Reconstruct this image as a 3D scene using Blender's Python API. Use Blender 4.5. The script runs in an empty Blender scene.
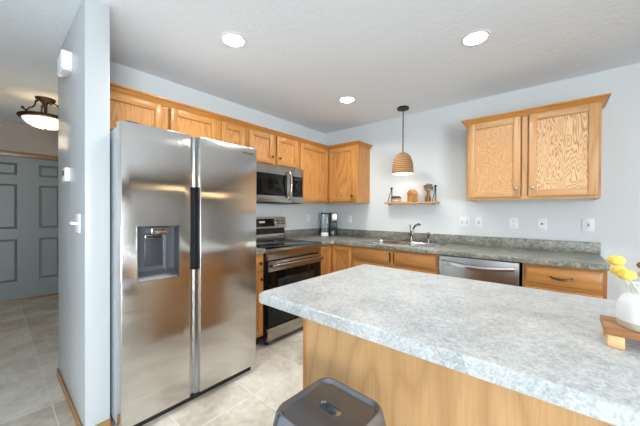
import bpy, bmesh, math, random
from mathutils import Vector, Matrix
random.seed(7)
S = bpy.context.scene
COL = S.collection

# ------------------------------------------------------------------ camera
F_PX = 279.1
YAW, PITCH, ROLL = 0.7021, -0.0065, 0.0046
CAM = Vector((2.6875, -3.2873, 1.2643))
fwd0 = Vector((-math.sin(YAW), math.cos(YAW), 0)); right0 = Vector((math.cos(YAW), math.sin(YAW), 0))
fwd = (fwd0*math.cos(PITCH) + Vector((0, 0, 1))*math.sin(PITCH)).normalized()
up0 = right0.cross(fwd).normalized()
right = right0*math.cos(ROLL) + up0*math.sin(ROLL)
up = up0*math.cos(ROLL) - right0*math.sin(ROLL)
cam_data = bpy.data.cameras.new('camera'); cam = bpy.data.objects.new('camera', cam_data); COL.objects.link(cam)
m = Matrix((right, up, -fwd)).transposed().to_4x4(); m.translation = CAM
cam.matrix_world = m
cam_data.sensor_width = 36; cam_data.lens = F_PX/640*36; cam_data.clip_start = 0.02
S.camera = cam

# ------------------------------------------------------------------ exposure, sky, daylight
S.view_settings.view_transform = 'Standard'; S.view_settings.look = 'None'
S.view_settings.exposure = 0.12; S.view_settings.gamma = 1.0; S.view_settings.use_curve_mapping = False
W = bpy.data.worlds.new('sky'); S.world = W; W.use_nodes = True
bg = W.node_tree.nodes['Background']; bg.inputs[0].default_value = (0.85, 0.93, 1.0, 1); bg.inputs[1].default_value = 1.2

def area(name, loc, direction, sx, sy, power, color):
    d = bpy.data.lights.new(name, 'AREA'); d.shape = 'RECTANGLE'; d.size = sx; d.size_y = sy
    d.energy = power; d.color = color
    o = bpy.data.objects.new(name, d); COL.objects.link(o); o.location = loc
    o.rotation_euler = Vector(direction).to_track_quat('-Z', 'Z').to_euler()
    return o
RX, BY = 5.9, -6.9          # far right wall and the wall behind
area('daylight_right', (RX+0.5, -5.0, 1.25), (-1, 0, 0), 2.7, 2.2, 600, (0.89, 0.95, 1.0))
area('daylight_behind', (3.6, BY-0.5, 1.3), (0, 1, 0), 2.6, 2.2, 25, (0.87, 0.945, 1.0))
DOWN_W, DOWN_C = 18, (1.0, 0.965, 0.92)

# ------------------------------------------------------------------ materials
def lin(r, g, b):
    f = lambda c: (c/255/12.92) if c/255 <= 0.04045 else ((c/255+0.055)/1.055)**2.4
    return (f(r), f(g), f(b), 1)
def base_mat(name, color, rough=0.5, metal=0.0, **kw):
    m = bpy.data.materials.new(name); m.use_nodes = True
    b = m.node_tree.nodes['Principled BSDF']
    b.inputs['Base Color'].default_value = color; b.inputs['Roughness'].default_value = rough; b.inputs['Metallic'].default_value = metal
    for k, v in kw.items(): b.inputs[k].default_value = v
    return m
class NT:
    def __init__(s, m): s.t = m.node_tree; s.b = s.t.nodes['Principled BSDF']
    def n(s, typ, **kw):
        x = s.t.nodes.new(typ)
        for k, v in kw.items(): setattr(x, k, v)
        return x
    def l(s, a, b): s.t.links.new(a, b)
    def coord(s, scale, jitter=True):
        tc = s.n('ShaderNodeTexCoord'); mp = s.n('ShaderNodeMapping'); mp.inputs['Scale'].default_value = scale
        if jitter:
            oi = s.n('ShaderNodeObjectInfo'); ml = s.n('ShaderNodeVectorMath', operation='SCALE'); ml.inputs[0].default_value = (37.1, 21.7, 13.3)
            s.l(oi.outputs['Random'], ml.inputs['Scale']); ad = s.n('ShaderNodeVectorMath', operation='ADD')
            s.l(tc.outputs['Object'], ad.inputs[0]); s.l(ml.outputs[0], ad.inputs[1]); s.l(ad.outputs[0], mp.inputs[0])
        else: s.l(tc.outputs['Object'], mp.inputs[0])
        return mp.outputs[0]
    def noise(s, vec, scale, detail=2, rough=0.5, dist=0.0):
        x = s.n('ShaderNodeTexNoise'); x.inputs['Scale'].default_value = scale; x.inputs['Detail'].default_value = detail
        x.inputs['Roughness'].default_value = rough; x.inputs['Distortion'].default_value = dist; s.l(vec, x.inputs['Vector']); return x.outputs['Fac']
    def math(s, op, a, b=None):
        x = s.n('ShaderNodeMath', operation=op)
        for i, v in enumerate((a, b)):
            if v is None: continue
            if isinstance(v, (int, float)): x.inputs[i].default_value = v
            else: s.l(v, x.inputs[i])
        return x.outputs[0]
    def ramp(s, fac, stops):
        x = s.n('ShaderNodeValToRGB'); e = x.color_ramp.elements
        while len(e) < len(stops): e.new(0.5)
        for i, (p, c) in enumerate(stops): e[i].position = p; e[i].color = c
        s.l(fac, x.inputs[0]); return x.outputs[0]
    def mix(s, fac, a, b, mode='MIX'):
        x = s.n('ShaderNodeMix', data_type='RGBA', blend_type=mode)
        for sock, v in ((x.inputs[0], fac), (x.inputs[6], a), (x.inputs[7], b)):
            if isinstance(v, (int, float)): sock.default_value = v
            elif isinstance(v, tuple): sock.default_value = v
            else: s.l(v, sock)
        return x.outputs[2]
    def bump(s, h, strength, dist=0.002):
        x = s.n('ShaderNodeBump'); x.inputs['Strength'].default_value = strength; x.inputs['Distance'].default_value = dist
        s.l(h, x.inputs['Height']); s.l(x.outputs[0], s.b.inputs['Normal'])

def oak(name, light, dark, axis='z', rings=9, contrast=0.5, rough=0.36, scale=1.0, fine=0.3):
    """plain sawn oak: stretched noise contours make the cathedral figure, fine streaks the pores"""
    m = base_mat(name, light, rough); t = NT(m)
    st = 0.16; a = 5.0*scale
    sc = {'z': (a, a, a*st), 'x': (a*st, a, a), 'y': (a, a*st, a)}[axis]
    v = t.coord(sc)
    n1 = t.noise(v, 1.0, 1.0, 0.4, 0.25)
    ring = t.math('PINGPONG', t.math('MULTIPLY', n1, rings), 0.5)
    rr = t.ramp(ring, [(0.0, (1, 1, 1, 1)), (0.16, (0.35, 0.35, 0.35, 1)), (0.42, (0, 0, 0, 1))])
    fs = {'z': (160, 160, 5), 'x': (5, 160, 160), 'y': (160, 5, 160)}[axis]
    n2 = t.noise(t.coord(fs), 1.0, 2, 0.6)
    f2 = t.ramp(n2, [(0.42, (0, 0, 0, 1)), (0.72, (1, 1, 1, 1))])
    c = t.mix(t.math('MULTIPLY', rr, contrast), light, dark)
    c = t.mix(t.math('MULTIPLY', f2, fine), c, dark)
    n3 = t.noise(t.coord((1.3, 1.3, 1.3)), 1.0, 1)
    br = t.n('ShaderNodeHueSaturation'); t.l(c, br.inputs['Color'])
    t.l(t.math('ADD', t.math('MULTIPLY', n3, 0.24), 0.88), br.inputs['Value'])
    t.l(br.outputs[0], t.b.inputs['Base Color'])
    t.bump(n2, 0.08, 0.001)
    return m
OL, OD = lin(186, 131, 70), lin(132, 82, 38)
M = {}
M['oak_v'] = oak('oak upright grain', OL, OD, 'z', 8, 0.4)
M['oak_lit'] = oak('lit oak upright grain', lin(202, 156, 106), lin(152, 104, 62), 'z', 8, 0.35)  # same oak, with the light falling on the right cabinet painted in
M['oak_lit_x'] = oak('lit oak level grain', lin(202, 156, 106), lin(152, 104, 62), 'x', 8, 0.35)
M['oak_x'] = oak('oak level grain along counter wall', OL, OD, 'x', 8, 0.32)
M['oak_y'] = oak('oak level grain along range wall', OL, OD, 'y', 8, 0.32)
M['oak_panel'] = oak('oak door panel veneer', lin(190, 136, 76), OD, 'z', 14, 0.55, scale=1.3)
M['oak_flame'] = oak('oak bold flame veneer', lin(222, 186, 140), lin(150, 98, 56), 'z', 15, 0.95, scale=4.6, rough=0.3, fine=0.15)  # here and in the wavy veneer: real grain, ground lightened as lit
M['oak_wave'] = oak('oak wavy veneer', lin(206, 162, 112), lin(146, 96, 54), 'z', 18, 0.62, scale=4.6, rough=0.32, fine=0.2)
M['crown'] = oak('oak crown', lin(184, 126, 58), lin(136, 80, 30), 'y', 5, 0.25)
M['crown_x'] = oak('oak crown along counter wall', lin(196, 138, 66), lin(146, 88, 34), 'x', 5, 0.25)
M['veneer'] = oak('island back veneer', lin(194, 156, 108), lin(158, 116, 72), 'z', 7, 0.5, scale=0.9, rough=0.4, fine=0.35)
M['trim_oak'] = oak('oak trim', lin(158, 116, 70), lin(112, 78, 42), 'x', 6, 0.3)
M['trim_oak_v'] = oak('oak trim upright', lin(132, 96, 58), lin(92, 64, 36), 'y', 6, 0.3)
M['shelf_wood'] = oak('shelf wood', lin(214, 160, 100), lin(166, 104, 56), 'x', 9, 0.4)
M['acacia'] = oak('acacia board', lin(178, 126, 80), lin(104, 62, 36), 'x', 6, 0.6, scale=2.5)
M['pale_wood'] = oak('pale wood', lin(232, 190, 138), lin(206, 152, 98), 'x', 7, 0.35, scale=2.0)
M['bird_wood'] = oak('birdhouse wood', lin(200, 150, 96), lin(160, 108, 60), 'z', 7, 0.4, scale=3.0)

def paint(name, col, rough=0.5, bump=0.05, scale=220):
    m = base_mat(name, col, rough); t = NT(m)
    n = t.noise(t.coord((1, 1, 1), False), scale, 3, 0.6); t.bump(n, bump, 0.002); return m
M['wall'] = paint('pale blue grey wall paint', lin(208, 214, 216), 0.5)
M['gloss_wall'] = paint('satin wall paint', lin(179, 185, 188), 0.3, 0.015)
M['added_taupe'] = paint('added taupe', lin(136, 126, 112), 0.6)  # made up to darken what the refrigerator doors reflect
M['hall_wall'] = paint('warm hall wall paint', lin(146, 133, 121), 0.6)
def ceiling_mat():
    m = base_mat('knockdown ceiling', lin(233, 240, 246), 0.8); t = NT(m)
    v = t.coord((1, 1, 1), False)
    n = t.noise(v, 26, 4, 0.6, 0.6); h = t.ramp(n, [(0.42, (0, 0, 0, 1)), (0.56, (1, 1, 1, 1))])
    t.bump(h, 0.35, 0.003); return m
M['ceiling'] = ceiling_mat()
def tile_mat():
    m = base_mat('stone look floor tile', lin(196, 188, 174), 0.38); t = NT(m)
    v = t.coord((1, 1, 1), False)
    mp = t.n('ShaderNodeMapping'); mp.inputs['Location'].default_value = (-1.11, 3.03, 0); t.l(v, mp.inputs[0])
    br = t.n('ShaderNodeTexBrick'); br.offset = 0.0; br.squash = 1.0; t.l(mp.outputs[0], br.inputs['Vector'])
    br.inputs['Color1'].default_value = (0.25, 0.25, 0.25, 1); br.inputs['Color2'].default_value = (0.75, 0.75, 0.75, 1); br.inputs['Mortar'].default_value = (0.5, 0.5, 0.5, 1)
    br.inputs['Scale'].default_value = 1.0; br.inputs['Mortar Size'].default_value = 0.005; br.inputs['Mortar Smooth'].default_value = 0.3
    br.inputs['Brick Width'].default_value = 0.457; br.inputs['Row Height'].default_value = 0.457; br.inputs['Bias'].default_value = 0.0
    n1 = t.noise(v, 3.2, 5, 0.62, 0.5); n2 = t.noise(v, 22, 4, 0.6)
    c = t.ramp(n1, [(0.34, lin(176, 167, 152)), (0.5, lin(200, 194, 182)), (0.66, lin(220, 216, 206))])
    c = t.mix(0.18, c, t.ramp(n2, [(0.35, lin(160, 152, 138)), (0.65, lin(236, 233, 226))]))
    c = t.mix(0.3, c, br.outputs['Color'], 'OVERLAY')
    c = t.mix(t.math('MULTIPLY', br.outputs['Fac'], 0.5), c, lin(232, 227, 215))
    t.l(c, t.b.inputs['Base Color'])
    t.bump(t.math('SUBTRACT', 1.0, br.outputs['Fac']), 0.3, 0.002); return m
M['tile'] = tile_mat()
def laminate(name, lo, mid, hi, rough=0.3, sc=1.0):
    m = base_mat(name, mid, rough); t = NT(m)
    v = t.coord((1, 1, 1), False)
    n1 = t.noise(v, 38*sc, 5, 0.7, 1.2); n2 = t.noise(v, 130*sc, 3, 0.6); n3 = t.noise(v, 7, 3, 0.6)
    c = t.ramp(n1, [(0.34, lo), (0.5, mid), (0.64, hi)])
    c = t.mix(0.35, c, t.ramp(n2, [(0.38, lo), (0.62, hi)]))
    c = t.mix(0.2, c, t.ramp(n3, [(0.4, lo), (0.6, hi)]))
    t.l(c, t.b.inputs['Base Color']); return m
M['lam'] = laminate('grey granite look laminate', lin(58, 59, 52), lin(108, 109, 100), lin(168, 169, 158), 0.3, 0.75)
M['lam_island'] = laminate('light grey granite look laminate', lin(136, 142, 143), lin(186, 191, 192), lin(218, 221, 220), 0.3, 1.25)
def steel(name, col, rough, aniso=0.6, streak='y'):
    m = base_mat(name, col, rough, 1.0); t = NT(m)
    t.b.inputs['Anisotropic'].default_value = aniso
    sc = {'y': (400, 3, 400), 'x': (3, 400, 400), 'z': (400, 400, 3)}[streak]
    n = t.noise(t.coord(sc), 1.0, 2); t.l(t.math('ADD', t.math('MULTIPLY', n, 0.02), rough-0.01), t.b.inputs['Roughness'])
    wv = {'y': (1, 0.8, 7), 'x': (0.8, 1, 7), 'z': (7, 7, 0.8)}[streak]
    t.bump(t.noise(t.coord(wv), 1.0, 1), 0.10, 0.004)
    tg = t.n('ShaderNodeTangent', direction_type='RADIAL', axis='Z'); t.l(tg.outputs[0], t.b.inputs['Tangent'])
    return m
M['steel'] = steel('brushed stainless steel', lin(203, 202, 199), 0.15, 1.0)
M['steel_warm'] = steel('warm stainless steel', lin(168, 163, 155), 0.18, 0.9)
M['steel_x'] = steel('brushed stainless steel dishwasher', lin(166, 164, 160), 0.24, 0.6, 'x')
M['chrome'] = base_mat('polished chrome', lin(190, 190, 192), 0.14, 1.0)
M['faucet'] = base_mat('satin faucet metal', lin(150, 146, 142), 0.2, 1.0)
M['pewter_shaded_nickel'] = base_mat('dark pewter', lin(96, 84, 70), 0.3, 1.0)  # left knobs: nickel with shade painted in; drawer pull: own dark metal
M['nickel'] = base_mat('brushed nickel', lin(186, 180, 170), 0.25, 1.0)
M['sink_steel'] = base_mat('satin sink steel', lin(206, 204, 200), 0.17, 1.0)
M['fridge_side'] = base_mat('grey enamel', lin(168, 173, 178), 0.4)
M['trim_steel'] = base_mat('pale grey trim', lin(178, 182, 184), 0.22, 1.0)
M['black_glass'] = base_mat('black glass', lin(8, 8, 9), 0.06, 0.0, **{'Specular IOR Level': 0.3})
M['black'] = base_mat('black plastic', lin(22, 22, 24), 0.4)
M['dark_grey'] = base_mat('dark grey plastic', lin(54, 57, 64), 0.35)
M['niche'] = base_mat('slate grey plastic', lin(74, 77, 84), 0.35)
M['ink'] = base_mat('dark lettering', lin(60, 62, 66), 0.4)
M['display'] = base_mat('display glass', lin(30, 34, 40), 0.1)
M['white_text'] = base_mat('white lettering', lin(200, 204, 208), 0.5)
M['white'] = base_mat('white plastic', lin(228, 230, 232), 0.35)
M['slot'] = base_mat('grey slot', lin(150, 150, 150), 0.6)
M['jack'] = base_mat('dark jack', lin(60, 60, 62), 0.6)
M['bronze'] = base_mat('dark bronze', lin(54, 40, 32), 0.45, 0.7)
M['matte_black'] = base_mat('matte black metal', lin(24, 24, 26), 0.45, 0.3)
M['gunmetal'] = base_mat('gunmetal steel', lin(134, 138, 148), 0.24, 0.8)
M['door_paint'] = paint('sage grey door paint', lin(98, 109, 107), 0.4, 0.02)
M['toe'] = base_mat('dark toe kick', lin(40, 32, 26), 0.7)
M['ceramic'] = base_mat('white ceramic', lin(244, 244, 242), 0.35)
M['pot_clay'] = base_mat('speckled stoneware', lin(178, 158, 138), 0.7)
M['clay'] = base_mat('bare clay', lin(206, 196, 178), 0.8)
M['stem'] = base_mat('pale green stem', lin(196, 204, 176), 0.6)
def bloom_mat(name, a, b):
    m = base_mat(name, a, 0.8); t = NT(m); v = t.coord((1, 1, 1))
    n = t.noise(v, 420, 2); t.l(t.ramp(n, [(0.35, b), (0.62, a)]), t.b.inputs['Base Color']); t.bump(n, 0.6, 0.002); return m
M['yellow'] = bloom_mat('yellow bloom', lin(248, 224, 112), lin(228, 184, 60))
M['brown_bloom'] = bloom_mat('brown bloom', lin(160, 112, 62), lin(112, 74, 38))
M['peach'] = bloom_mat('peach bloom', lin(240, 202, 168), lin(220, 170, 130))
M['dried'] = bloom_mat('dried flower', lin(150, 134, 102), lin(98, 84, 60))
M['succulent'] = bloom_mat('succulent leaf', lin(70, 84, 40), lin(84, 34, 30))
M['amber_glass'] = base_mat('smoky amber glass', lin(158, 124, 88), 0.12, 0.0)
M['amber_glass'].node_tree.nodes['Principled BSDF'].inputs['Transmission Weight'].default_value = 0.5
M['tank'] = base_mat('clear tank plastic', lin(205, 215, 220), 0.08); M['tank'].node_tree.nodes['Principled BSDF'].inputs['Transmission Weight'].default_value = 0.85
def glass_mat():
    m = bpy.data.materials.new('window glass'); m.use_nodes = True; t = m.node_tree
    t.nodes.remove(t.nodes['Principled BSDF']); out = t.nodes['Material Output']
    tr = t.nodes.new('ShaderNodeBsdfTransparent'); gl = t.nodes.new('ShaderNodeBsdfGlossy'); gl.inputs['Roughness'].default_value = 0.02
    mx = t.nodes.new('ShaderNodeMixShader'); mx.inputs[0].default_value = 0.06
    t.links.new(tr.outputs[0], mx.inputs[1]); t.links.new(gl.outputs[0], mx.inputs[2]); t.links.new(mx.outputs[0], out.inputs[0]); return m
M['glass'] = glass_mat()
def emit(name, col, strength):
    m = base_mat(name, col, 0.5); b = m.node_tree.nodes['Principled BSDF']
    b.inputs['Emission Color'].default_value = col; b.inputs['Emission Strength'].default_value = strength; return m
M['bowl_glow'] = emit('glowing alabaster glass', lin(255, 228, 182), 2.0)
M['shade_bulb'] = emit('lit pendant bulb', lin(255, 226, 180), 3.0)
M['streak_glow'] = emit('added streak bulb', lin(255, 214, 160), 22.0)  # unseen bulbs, added for the warm streak in the refrigerator doors
M['lens'] = emit('lit lens', lin(255, 244, 226), 4.0)
def wicker():
    m = base_mat('woven rattan', lin(180, 134, 90), 0.75); t = NT(m)
    w = t.n('ShaderNodeTexWave', wave_type='BANDS', bands_direction='Z'); w.inputs['Scale'].default_value = 15; w.inputs['Distortion'].default_value = 1.0; w.inputs['Detail'].default_value = 2
    t.l(t.coord((1, 1, 1), False), w.inputs['Vector'])
    n = t.noise(t.coord((60, 60, 200), False), 1.0, 2)
    c = t.ramp(t.math('ADD', t.math('MULTIPLY', w.outputs['Fac'], 0.6), t.math('MULTIPLY', n, 0.4)), [(0.2, lin(96, 64, 36)), (0.5, lin(158, 116, 74)), (0.9, lin(190, 148, 100))])
    t.l(c, t.b.inputs['Base Color']); t.bump(w.outputs['Fac'], 0.8, 0.004); return m
M['wicker'] = wicker()
M['shade_in'] = base_mat('white shade lining', lin(250, 244, 232), 0.6)
M['added_wood_floor'] = oak('brown wood floor', lin(104, 72, 46), lin(66, 44, 26), 'y', 6, 0.4)  # made-up floor out of view, brown for the refrigerator reflections

# ------------------------------------------------------------------ mesh helpers
class MB:
    def __init__(s): s.bm = bmesh.new()
    def _bev(s, faces, bev, seg):
        es = set(e for f in faces for e in f.edges)
        bmesh.ops.bevel(s.bm, geom=list(es), offset=bev, segments=seg, affect='EDGES', profile=0.5)
    def box(s, x0, x1, y0, y1, z0, z1, mat=0, bev=0.0, seg=2):
        x0, x1 = sorted((x0, x1)); y0, y1 = sorted((y0, y1)); z0, z1 = sorted((z0, z1))
        v = [s.bm.verts.new(c) for c in ((x0, y0, z0), (x1, y0, z0), (x1, y1, z0), (x0, y1, z0), (x0, y0, z1), (x1, y0, z1), (x1, y1, z1), (x0, y1, z1))]
        fs = [s.bm.faces.new([v[i] for i in q]) for q in ((3, 2, 1, 0), (4, 5, 6, 7), (0, 1, 5, 4), (1, 2, 6, 5), (2, 3, 7, 6), (3, 0, 4, 7))]
        for f in fs: f.material_index = mat
        if bev: s._bev(fs, min(bev, 0.45*min(x1-x0, y1-y0, z1-z0)), seg)
        return s
    def hexa(s, bot, top, mat=0, bev=0.0):
        """four bottom corners, four top corners"""
        v = [s.bm.verts.new(c) for c in list(bot)+list(top)]
        fs = [s.bm.faces.new([v[i] for i in q]) for q in ((3, 2, 1, 0), (4, 5, 6, 7), (0, 1, 5, 4), (1, 2, 6, 5), (2, 3, 7, 6), (3, 0, 4, 7))]
        for f in fs: f.material_index = mat
        if bev: s._bev(fs, bev, 2)
        return s
    def rings(s, loops, mat=0, cap0=True, cap1=True, closed=True):
        rows = [[s.bm.verts.new(c) for c in lp] for lp in loops]; n = len(rows[0])
        for a, b in zip(rows, rows[1:]):
            for i in range(n if closed else n-1):
                j = (i+1) % n
                f = s.bm.faces.new((a[i], a[j], b[j], b[i])); f.material_index = mat
        if cap0 and closed: f = s.bm.faces.new(rows[0][::-1]); f.material_index = mat
        if cap1 and closed: f = s.bm.faces.new(rows[-1]); f.material_index = mat
        return s
    def lathe(s, prof, c=(0, 0, 0), axis=(0, 0, 1), seg=32, mat=0, cap0=True, cap1=True):
        q = Vector((0, 0, 1)).rotation_difference(Vector(axis).normalized()); c = Vector(c)
        loops = [[c + q @ Vector((r*math.cos(2*math.pi*i/seg), r*math.sin(2*math.pi*i/seg), h)) for i in range(seg)] for r, h in prof]
        return s.rings(loops, mat, cap0, cap1)
    def cyl(s, p0, p1, r0, r1=None, seg=16, mat=0):
        p0, p1 = Vector(p0), Vector(p1); r1 = r0 if r1 is None else r1
        return s.lathe([(r0, 0), (r1, (p1-p0).length)], p0, p1-p0, seg, mat)
    def tube(s, pts, r, seg=10, mat=0):
        pts = [Vector(p) for p in pts]; rs = r if isinstance(r, (list, tuple)) else [r]*len(pts)
        loops = []; nrm = None
        for i, p in enumerate(pts):
            t = ((pts[min(i+1, len(pts)-1)] - pts[max(i-1, 0)])).normalized()
            if nrm is None: nrm = t.orthogonal().normalized()
            else: nrm = (nrm - t*nrm.dot(t)).normalized()
            bn = t.cross(nrm)
            loops.append([p + (nrm*math.cos(2*math.pi*k/seg) + bn*math.sin(2*math.pi*k/seg))*rs[i] for k in range(seg)])
        return s.rings(loops, mat)
    def sphere(s, c, r, mat=0, sq=(1, 1, 1), seg=20, ring=12, jit=0.0):
        loops = []
        for j in range(1, ring):
            th = math.pi*j/ring
            loops.append([Vector(c) + Vector((r*sq[0]*math.sin(th)*math.cos(2*math.pi*i/seg), r*sq[1]*math.sin(th)*math.sin(2*math.pi*i/seg), -r*sq[2]*math.cos(th)))*(1+random.uniform(-jit, jit)) for i in range(seg)])
        return s.rings(loops, mat)
    def plate(s, outer, holes, to3, d0, d1, mat=0, bev=None):
        """flat plate with holes; to3(u, v, d) gives the point; bev = (offset, segments, test(u,v of edge mid)) rounds the outer edge at d1"""
        edges = []; outer_v = []
        for k, lp in enumerate([outer]+list(holes)):
            vs = [s.bm.verts.new(to3(u, v, d0)) for u, v in lp]
            if k == 0: outer_v = vs
            for i in range(len(vs)): edges.append(s.bm.edges.new((vs[i], vs[(i+1) % len(vs)])))
        r = bmesh.ops.triangle_fill(s.bm, use_beauty=True, use_dissolve=True, edges=edges)
        fs = [g for g in r['geom'] if isinstance(g, bmesh.types.BMFace)]
        for f in fs: f.material_index = mat
        ex = bmesh.ops.extrude_face_region(s.bm, geom=fs)
        delta = Vector(to3(0, 0, d1)) - Vector(to3(0, 0, d0))
        nv = [g for g in ex['geom'] if isinstance(g, bmesh.types.BMVert)]
        for v in nv: v.co += delta
        if bev:
            off, seg, test = bev; sel = []
            P1 = [Vector(to3(u, v, d1)) for u, v in outer]
            for i in range(len(outer)):
                a, b = P1[i], P1[(i+1) % len(outer)]; mu = ((outer[i][0]+outer[(i+1) % len(outer)][0])/2, (outer[i][1]+outer[(i+1) % len(outer)][1])/2)
                if not test(*mu): continue
                for v in nv:
                    if (v.co-a).length < 1e-6:
                        for e in v.link_edges:
                            if (e.other_vert(v).co-b).length < 1e-6: sel.append(e)
            if sel: bmesh.ops.bevel(s.bm, geom=sel, offset=off, segments=seg, affect='EDGES', profile=0.5)
        return s
    def sweep(s, path, prof, mat=0):
        """mitred moulding: path of (x, y), outward = right-hand side normal of travel; prof of (out, z)"""
        n = len(path); loops = []
        dirs = [(Vector(path[i+1])-Vector(path[i])).normalized() for i in range(n-1)]
        for i in range(n):
            ns = [Vector((d.y, -d.x)) for d in (dirs[max(i-1, 0)], dirs[min(i, n-2)])]
            b = (ns[0]+ns[1]); b = b/ (b.length**2/2)
            loops.append([(path[i][0]+b.x*o, path[i][1]+b.y*o, z) for o, z in prof])
        return s.rings(loops, mat)
    def build(s, name, mats, parent=None, origin=None, smooth=True, angle=35):
        bmesh.ops.recalc_face_normals(s.bm, faces=s.bm.faces)
        if origin is None:
            p = parent; origin = Vector((0, 0, 0))
            while p is not None:
                if p.get('_abs'): origin = Vector(p.location); break
                p = p.parent
        for v in s.bm.verts: v.co -= Vector(origin)
        me = bpy.data.meshes.new(name); s.bm.to_mesh(me); s.bm.free()
        for m in (mats if isinstance(mats, (list, tuple)) else [mats]): me.materials.append(M[m] if isinstance(m, str) else m)
        if smooth:
            me.polygons.foreach_set('use_smooth', [True]*len(me.polygons)); me.set_sharp_from_angle(angle=math.radians(angle))
        o = bpy.data.objects.new(name, me); COL.objects.link(o)
        if parent: o.parent = parent
        return o
def tag(o, label, cat, group=None):
    o['label'] = label; o['category'] = cat
    if group: o['group'] = group
    return o
def thing(name, label, cat, loc, rz=0.0, group=None, local=False):
    """Empty at the base; children are given in world coordinates unless local"""
    o = bpy.data.objects.new(name, None); COL.objects.link(o); o.location = loc; o.rotation_euler.z = rz; o.empty_display_size = 0.05
    tag(o, label, cat, group)
    if not local: o['_abs'] = 1
    return o
def solo(mb, name, mats, label, cat, origin, group=None, **k):
    o = mb.build(name, mats, None, origin, **k); o.location = origin; return tag(o, label, cat, group)
def struct(mb, name, mats, parent=None, **k):
    o = mb.build(name, mats, parent, (0, 0, 0), **k)
    o['kind'] = 'structure'; return o
def copy_tree(o, parent=None):
    c = o.copy(); COL.objects.link(c)
    if parent: c.parent = parent
    for ch in list(o.children): copy_tree(ch, c)
    return c
def circle(cx, cy, r, n=32): return [(cx+r*math.cos(2*math.pi*i/n), cy+r*math.sin(2*math.pi*i/n)) for i in range(n)]
def rrect(x0, x1, y0, y1, r, n=5):
    pts = []
    for cx, cy, a0 in ((x1-r, y1-r, 0), (x0+r, y1-r, 90), (x0+r, y0+r, 180), (x1-r, y0+r, 270)):
        for k in range(n+1):
            a = math.radians(a0+90*k/n); pts.append((cx+r*math.cos(a), cy+r*math.sin(a)))
    return pts
def rect(x0, x1, y0, y1): return [(x0, y0), (x1, y0), (x1, y1), (x0, y1)]
flat = lambda u, v, d: (u, v, d)

# ------------------------------------------------------------------ room
H = 2.439
LIGHTS = [(0.985, -2.205), (2.262, -1.167), (1.0, -0.862)]
HX = -3.0                                   # wall with the entry door
struct(MB().box(HX-.2, 3.75, BY-.2, .2, -0.1, 0), 'floor', 'tile')
struct(MB().box(3.75, RX+.2, BY-.2, .2, -0.1, 0), 'floor_living', 'added_wood_floor')  # unseen floor, wood added to give the refrigerator something to reflect
struct(MB().plate(rect(HX-.2, RX+.2, BY-.2, .2), [circle(x, y, 0.073) for x, y in LIGHTS], flat, H, H+0.12), 'ceiling', 'ceiling', smooth=False)
struct(MB().box(-0.20, 3.35, 0, .2, 0, H), 'wall_back', 'wall')
struct(MB().box(3.35, RX+.2, 0, .2, 0, H), 'wall_dining_added', 'added_taupe')  # unseen wall stretch, added in taupe for the refrigerator reflections
struct(MB().box(HX-.2, -0.20, 0, .2, 0, H), 'wall_hall_back', 'hall_wall')
struct(MB().box(-0.20, 0, -2.839, 0, 0, H), 'wall_left', 'wall')
SX, SY0, SY1 = 0.723, -2.953, -2.839
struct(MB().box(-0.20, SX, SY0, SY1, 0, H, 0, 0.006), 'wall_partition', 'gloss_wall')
DY0, DY1, DH = -3.39, -2.48, 2.0
xw = lambda u, v, d: (d, u, v)
struct(MB().plate([(-4.3, 0), (DY0, 0), (DY0, DH), (DY1, DH), (DY1, 0), (.0, 0), (.0, H), (-4.3, H)], [], xw, HX-.15, HX), 'wall_hall', 'hall_wall', smooth=False)
struct(MB().box(HX-.2, 0.0, -4.45, -4.3, 0, H), 'wall_hall_front', 'hall_wall')
struct(MB().box(-.15, 0, BY, -4.45, 0, H), 'wall_living', 'wall')
WIN_R = (-6.4, -3.65, 0.15, 2.12); WIN_B = (2.3, 4.9, 0.2, 2.15)
struct(MB().plate(rect(BY, 0, 0, H), [rect(*WIN_R)], xw, RX, RX+.15), 'wall_right', 'added_taupe', smooth=False)
yw = lambda u, v, d: (u, d, v)
struct(MB().plate(rect(-.15, RX+.15, 0, H), [rect(*WIN_B)], yw, BY-.15, BY), 'wall_front', 'wall', smooth=False)
def window(name, u0, u1, z0, z1, to, w0, w1):
    mb = MB(); n = 3
    def bx(a0, a1, b0, b1, c0, c1):
        p, q = to(a0, b0, c0), to(a1, b1, c1); mb.box(p[0], q[0], p[1], q[1], p[2], q[2], 0, 0.004)
    f = 0.06
    bx(u0, u1, z0, z0+f, w0, w1); bx(u0, u1, z1-f, z1, w0, w1)
    for k in range(n+1):
        c = u0+(u1-u0)*k/n; bx(max(u0, c-f/2), min(u1, c+f/2), z0, z1, w0, w1)
    o = struct(mb, name, 'white')
    mb = MB(); p, q = to(u0+f, z0+f, (w0+w1)/2-.004), to(u1-f, z1-f, (w0+w1)/2+.004); mb.box(p[0], q[0], p[1], q[1], p[2], q[2])
    struct(mb, 'pane', 'glass', o)
window('window_1', *WIN_R, xw, RX+.03, RX+.10)
window('window_2', *WIN_B, yw, BY-.10, BY-.03)
# baseboards
struct(MB().box(-0.209, SX+.010, SY0-.010, SY0, 0, 0.058, 0, 0.004), 'baseboard_partition', 'trim_oak')
struct(MB().box(SX, SX+.010, SY0, SY1, 0, 0.058, 0, 0.004), 'baseboard_end', 'trim_oak')
struct(MB().box(2.98, RX, -.012, 0, 0, 0.075, 0, 0.004), 'baseboard_back', 'trim_oak')
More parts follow.
